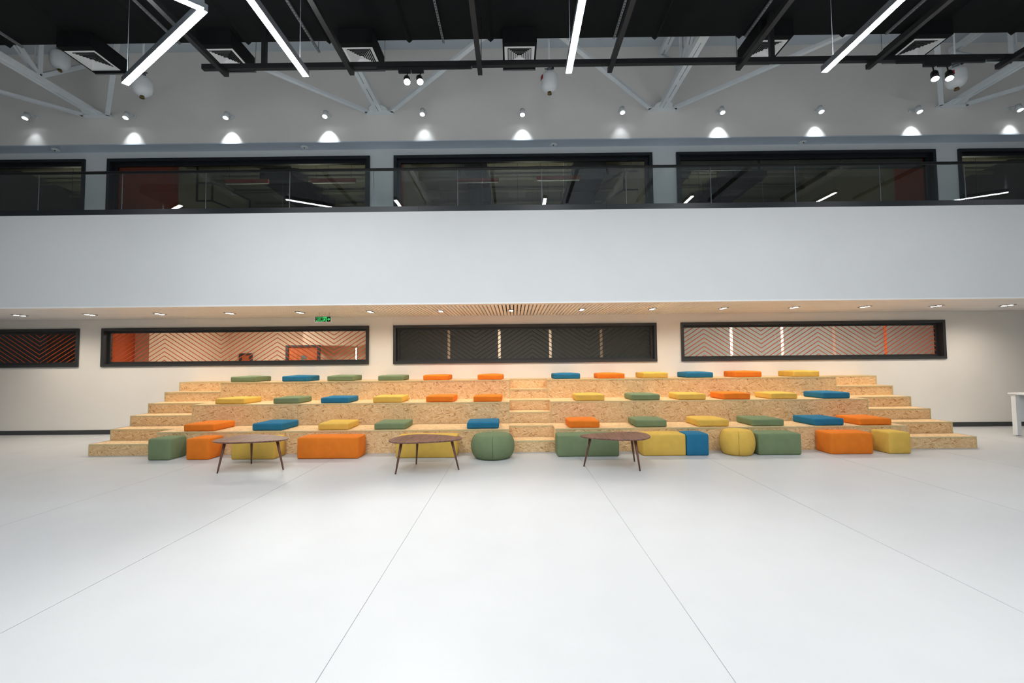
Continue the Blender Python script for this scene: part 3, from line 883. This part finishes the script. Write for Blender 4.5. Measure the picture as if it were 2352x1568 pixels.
def track(px0, px1, heads, label, dirs, power):
    xa, xb = at(px0, 155, 'Y', YBAR).x, at(px1, 155, 'Y', YBAR).x
    r = thing('light_track', label[0], 'track', ((xa + xb) / 2, YBAR, zb), 'tracks under the crossbar')
    obj('rail', MB().box(-(xb - xa) / 2, (xb - xa) / 2, -.017, .017, -.032, -.001), 'black_metal', r)
    obj('end_cap', MB().box((xb - xa) / 2, (xb - xa) / 2 + .02, -.016, .016, -.031, -.002), 'grey_alu', r)
    for k, (px, py) in enumerate(heads):
        p = at(px, py, 'Y', YBAR - .03)
        t = thing('track_spotlight', label[1 + k], 'spotlight', (p.x, YBAR, zb - .033), 'track spotlights')
        dv = Vector(dirs[k]).normalized()
        lens = Vector((0, -.03, p.z - zb + .033))
        back = lens - dv * .13
        obj('adapter', MB().box(-.14, .05, -.02, .02, -.055, 0), 'black_metal', t)
        obj('stem', MB().cyl((0, 0, -.055), tuple(back + dv * .03), .009, n=8), 'black_metal', t)
        mb = MB(); mb.cyl(tuple(back), tuple(lens), .048, .052, 20); mb.cyl(tuple(back - dv * .03), tuple(back), .03, .048, 20)
        hd = obj('head', mb, 'black_metal', t)
        obj('lens', MB().disc(tuple(lens + dv * .002), tuple(dv), .047), 'track_lens', hd)
        spot('track_beam', t, tuple(lens + dv * .015), tuple(dv), power, (1, .97, .93), math.radians(66), .8, .03)
track(866, 1082, [(935, 188), (965, 188)], ['black track under the crossbar, left of the centre', 'lit track spotlight, left one of the pair near the centre', 'lit track spotlight, right one of the pair near the centre'], [(.20, -.70, -1), (.27, -.62, -1)], TRACK_W)
track(2060, 2262, [(2148, 181), (2181, 180)], ['black track under the crossbar at the upper right', 'lit track spotlight, left one of the pair at the upper right', 'lit track spotlight, right one of the pair at the upper right'], [(-.25, -.35, -1), (-.3, -.35, -1)], TRACK_W * .2)

# ------------------------------------------------------------------ duct and diffusers
ZD, YD = 7.0, None
yd = at(1181, 89, 'Z', ZD).y
du = thing('air_duct', 'broad black insulated air duct across the ceiling', 'duct', (0, yd, ZD))
FL = [at(px, 92, 'Z', ZD).x for px in (3, 190, 376, 566, 755, 940, 1127, 1314, 1501, 1691, 1923, 2110, 2297)]
FL = [FL[0] - 3.1, FL[0] - 1.55] + FL + [FL[-1] + 1.55, FL[-1] + 3.1]
for a, b in zip(FL[:-1], FL[1:]):
    obj('duct_section', MB().box(a + .002, b - .002, -2.4, 0, 0, .235), 'black_duct', du)
for x in FL:
    obj('flange', MB().add([(x - .05, y, 0) for y in (-2.4, .012)] + [(x, y, -.045) for y in (-2.4, .012)] + [(x + .05, y, 0) for y in (-2.4, .012)] + [(x, y, .24) for y in (-2.4, .012)], [(0, 2, 3, 1), (2, 4, 5, 3), (1, 3, 5), (0, 4, 2), (1, 5, 7), (0, 6, 4), (0, 1, 7, 6), (4, 6, 7, 5)]), 'black_duct', du)

ZDF = 6.745
ring_meshes = []
S = .25
for k in range(7):
    o_ = S - .035 - k * .030
    i_ = o_ - .022
    v = [(sx * o_, sy * o_, .004) for sx, sy in ((-1, -1), (1, -1), (1, 1), (-1, 1))] + [(sx * i_, sy * i_, .026) for sx, sy in ((-1, -1), (1, -1), (1, 1), (-1, 1))]
    ring_meshes.append(MB().add(v, [(j, (j + 1) % 4, 4 + (j + 1) % 4, 4 + j) for j in range(4)]).mesh('louver', 'white_metal'))
flap = MB()
frame_ring(flap, -S, S, -S, S, .036, 0, .012)
frame_mesh = MB().add([(a, c, b) for a, b, c in flap.v], flap.f).mesh('face_frame', 'white_metal')
cen = MB().add([(-.03, -.03, .004), (.03, -.03, .004), (.03, .03, .004), (-.03, .03, .004), (0, 0, .026)], [(0, 1, 2, 3), (0, 1, 4), (1, 2, 4), (2, 3, 4), (3, 0, 4)]).mesh('center_cone', 'white_metal')
mbp = MB()
mbp.box(-S - .03, S + .03, -S - .1, S + .09, .05, .25)
for a in ((-S - .03, -S, -S - .1, S + .09), (S, S + .03, -S - .1, S + .09), (-S, S, -S - .1, -S), (-S, S, S, S + .09)):
    mbp.box(a[0], a[1], a[2], a[3], .002, .05)
box_mesh = mbp.mesh('plenum_box', 'black_duct')
brk = MB().box(-S - .04, S + .04, S + .09, S + .125, 0, .03)
br_mesh = brk.mesh('support_angle', 'perforated')
for k, (px, py) in enumerate(((182, 117), (499, 112.5), (820, 109), (1193.5, 107), (1775, 92), (2137, 89))):
    p = at(px, py, 'Z', ZDF)
    t = thing('air_diffuser', 'white square air diffuser on a black box, %s from the left' % ORD[k], 'diffuser', (p.x, p.y + S, ZDF), 'square air diffusers')
    link('plenum_box', box_mesh, t); link('face_frame', frame_mesh, t); link('center_cone', cen, t); link('support_angle', br_mesh, t)
    for m in ring_meshes: link('louver', m, t)
    for s in (-1, 1):
        obj('hanger_rod', MB().cyl((s * (S + .035), S + .107, .03), (s * (S + .035), S + .107, ZC - ZDF), .004, n=6), 'black_metal', t)

# perforated strut channels under the duct
def strut(pa, pb, label):
    b = at(pb[0], pb[1], 'Z', ZD - .035)
    t = thing('perforated_strut', label, 'strut', (b.x, b.y, ZD - .035), 'perforated struts under the duct')
    mb = MB()
    Ln, w = b.y - (yd - 2.5), .016
    obj('channel_side', MB().box(-w, -w + .008, -Ln, 0, -.004, .03), 'perforated', t)
    obj('channel_side', MB().box(w - .008, w, -Ln, 0, -.004, .03), 'perforated', t)
    yy = -.02
    m = MB()
    while yy > -Ln:
        m.box(-w + .008, w - .008, yy - .03, yy, -.004, 0); yy -= .055
    o = obj('web_bridges', m, 'perforated', t); o['kind'] = 'stuff'
    if b.y - .04 > yd + .02:
        obj('hanger_rod', MB().cyl((0, -.04, .0), (0, -.04, ZC - ZD + .03), .005, n=6), 'black_metal', t)
    obj('hanger_rod', MB().cyl((0, yd - 2.45 - b.y, .0), (0, yd - 2.45 - b.y, ZC - ZD + .03), .005, n=6), 'black_metal', t)
for k, (a, b) in enumerate((((0, 75), (52, 110)), ((308, 0), (413, 102)), ((663, 0), (734, 122)), ((1001, 0), (1019, 100)), ((1437, 0), (1410, 90)), ((1805, 0), (1712, 86)), ((2130, 0), (2035, 80)))):
    strut(a, b, 'perforated grey strut under the duct, %s from the left' % ORD[k])

# ------------------------------------------------------------------ white trusses
ZT = 7.28
def double_bar(mbs, p, q, w, h, gap=.016):
    p, q = Vector(p), Vector(q); d = (q - p).normalized()
    a = d.cross(Vector((0, 0, 1)))
    a = a.normalized() if a.length > .01 else Vector((1, 0, 0))
    off = a * (w / 4 + gap / 4)
    mbs.bar(p - off, q - off, (w - gap) / 2, h, (0, 0, 1)); mbs.bar(p + off, q + off, (w - gap) / 2, h, (0, 0, 1))
    L = (q - p).length; s = .25
    while s < L - .2:
        mbs.bar(p + d * s, p + d * (s + .16), gap * 1.02, h * .98, (0, 0, 1)); s += .62
    return mbs
node_x = [-9.518, -3.021, 3.431, 10.021]
pos = ['far left', 'left of the centre', 'right of the centre', 'far right']
for k, x in enumerate(node_x):
    t = thing('roof_truss', 'white steel roof truss running to the bulkhead, %s' % pos[k], 'truss', (x, YB, ZT), 'white steel trusses')
    obj('bottom_chord', double_bar(MB(), (0, -.12, .06), (0, -9.5, .06), .17, .11), 'truss_white', t)
    obj('top_chord', double_bar(MB(), (0, -.12, 1.25), (0, -9.5, 1.25), .16, .1), 'truss_white', t)
    for j, y in enumerate((-1.35, -3.9, -6.5)):
        obj('post', double_bar(MB(), (0, y, .1), (0, y, 1.22), .09, .09), 'truss_white', t)
        obj('diagonal', double_bar(MB(), (0, y, .12), (0, y + 1.2, 1.2), .11, .08), 'truss_white', t)
        obj('diagonal', double_bar(MB(), (0, y, .12), (0, y - 1.2, 1.2), .11, .08), 'truss_white', t)
    obj('end_plate', MB().box(-.32, .32, -.14, -.001, 0, .03), 'truss_white', t)
    obj('end_ring', MB().cyl((0, -.16, .03), (0, -.16, .05), .2, n=28), 'truss_white', t)
    for s in (-1, 1):
        obj('plan_brace', MB().bar((s * .28, -.10, .03), (s * 3.2, -3.1, .03), .085, .06), 'truss_white', t)
    obj('conduit', MB().cyl((-.07 if x < 0 else .07, -1.25, .1), (-.07 if x < 0 else .07, -1.25, 1.5), .02, n=8), 'black_metal', t)

# ------------------------------------------------------------------ hanging extinguisher tanks
def tank(px, py, y, label):
    p = at(px, py, 'Y', y)
    t = thing('extinguisher_tank', label, 'extinguisher', (p.x, y, p.z), 'ceiling-hung extinguisher tanks')
    r = .155
    r = .168
    prof = [(.03, -.235), (.065, -.225), (.118, -.19), (.152, -.135), (r, -.06), (r, .075), (.16, .13), (.132, .175), (.085, .205), (.04, .218), (.0, .22)]
    prof = [(a, b * .86) for a, b in prof]
    tb = obj('tank_body', MB().lathe(prof, 32), 'white_metal', t)
    obj_z = .033
    obj('nozzle', MB().lathe([(a, b + obj_z) for a, b in [(.0, -.285), (.03, -.285), (.042, -.28), (.042, -.262), (.034, -.258), (.034, -.235), (.0, -.232)]], 20), 'brass', t)
    n = 10
    v = []
    for z in (.0, .085):
        for k in range(n + 1):
            a = math.radians(175 + 45 * k / n)
            v.append(((r + .002) * math.cos(a), (r + .002) * math.sin(a), z))
    obj('red_sticker', MB().add(v, [(k, k + 1, n + 2 + k, n + 1 + k) for k in range(n)], True), 'red_label', tb)
    mb = MB(); mb.cyl((0, 0, .2), (0, 0, .26), .05, n=16); mb.box(-.09, .09, -.015, .015, .25, .265)
    obj('bracket', mb, 'grey_alu', t)
    obj('drop_pipe', MB().cyl((0, 0, .26), (0, 0, ZC - p.z), .016, n=10), 'truss_white', t)
    obj('gauge', MB().cyl((.06, -.06, .23), (.06, -.085, .23), .022, n=12), 'black_metal', t)
tank(1262, 188, 8.5, 'white hanging extinguisher tank near the centre')
tank(327, 197, 8.5, 'white hanging extinguisher tank behind the end of the bent lamp')
tank(138, 138, 9.2, 'white hanging extinguisher tank at the far left, above a truss')
tank(2196, 178, 8.5, 'white hanging extinguisher tank behind the right track spotlights')

# corridor ceiling sensors
for k, (px, py) in enumerate(((128, 344), (700, 338), (1271, 332), (1843, 327))):
    p = at(px, py, 'Z', ZU - .003)
    t = thing('ceiling_sensor', 'round white sensor under the bulkhead edge, %s from the left' % ORD[k], 'sensor', (p.x, min(p.y, 10.43), ZU), 'round ceiling sensors')
    obj('base', MB().lathe([(0, 0), (.085, 0), (.085, -.012), (.07, -.022), (0, -.022)], 24), 'white_metal', t)
    obj('sprinkler_tip', MB().cyl((0, -.02, -.022), (0, -.02, -.04), .012, n=10), 'black_metal', t)

# ------------------------------------------------------------------ exit sign
p = at(742, 733, 'Y', 9.6)
t = thing('exit_sign', 'black exit sign with green running figure and arrow, hung under the slats', 'sign', (p.x, 9.6, p.z))
obj('sign_case', frame_ring(MB().box(-.165, .165, -.008, .012, -.055, .055), -.172, .172, -.062, .062, .008, -.012, .014), 'white_metal', t)
obj('face', MB().box(-.164, .164, -.0085, -.008, -.054, .054), 'black_metal', t)
for x in (-.085, .13):
    obj('suspension_wire', MB().cyl((x, 0, .062), (x, 0, ZS - p.z), .003, n=6), 'grey_alu', t)
def text_mesh(body, size, x, z, name):
    cu = bpy.data.curves.new(name, 'FONT'); cu.body = body; cu.size = size; cu.align_x = 'CENTER'
    o = bpy.data.objects.new(name, cu); C.objects.link(o)
    dg = bpy.context.evaluated_depsgraph_get()
    me = bpy.data.meshes.new_from_object(o.evaluated_get(dg))
    bpy.data.objects.remove(o)
    me.transform(Matrix.Rotation(math.pi / 2, 4, 'X')); me.materials.clear(); me.materials.append(MATS['exit_green'])
    ob = link(name, me, t, (x, -.0092, z))
    return ob
text_mesh('CHIQISH', .036, -.078, .018, 'lettering')
text_mesh('EXIT', .034, -.078, -.014, 'lettering')
text_mesh('ВЫХОД', .036, -.078, -.047, 'lettering')
Yg = -.0092
def flat(mb, pts): return mb.add([(a, Yg, b) for a, b in pts], [tuple(range(len(pts)))])
def stroke(mb, a, b, w):
    a, b = Vector(a), Vector(b); d = (b - a).normalized(); n = Vector((-d.y, d.x)) * w / 2
    return flat(mb, [a - n, b - n, b + n, a + n])
m = MB()
for a, b in (((.006, -.045), (.006, .045)), ((.006, .042), (.086, .042)), ((.080, .045), (.080, -.045)), ((.064, -.042), (.084, -.042))): stroke(m, a, b, .010)
obj('door_pictogram', m, 'exit_green', t)
m = MB()
flat(m, [(.046 + .010 * math.cos(i * math.pi / 5), .026 + .010 * math.sin(i * math.pi / 5)) for i in range(10)])
for a, b, w in (((.042, .014), (.036, -.010), .016), ((.044, .012), (.064, .002), .007), ((.040, .010), (.022, .002), .007), ((.036, -.010), (.052, -.022), .008), ((.052, -.022), (.050, -.040), .008), ((.034, -.010), (.024, -.030), .008), ((.024, -.030), (.010, -.034), .007)): stroke(m, a, b, w)
obj('running_figure', m, 'exit_green', t)
m = MB()
stroke(m, (.094, 0), (.140, 0), .011); stroke(m, (.118, .026), (.147, -.002), .011); stroke(m, (.118, -.026), (.147, .002), .011)
obj('arrow', m, 'exit_green', t)
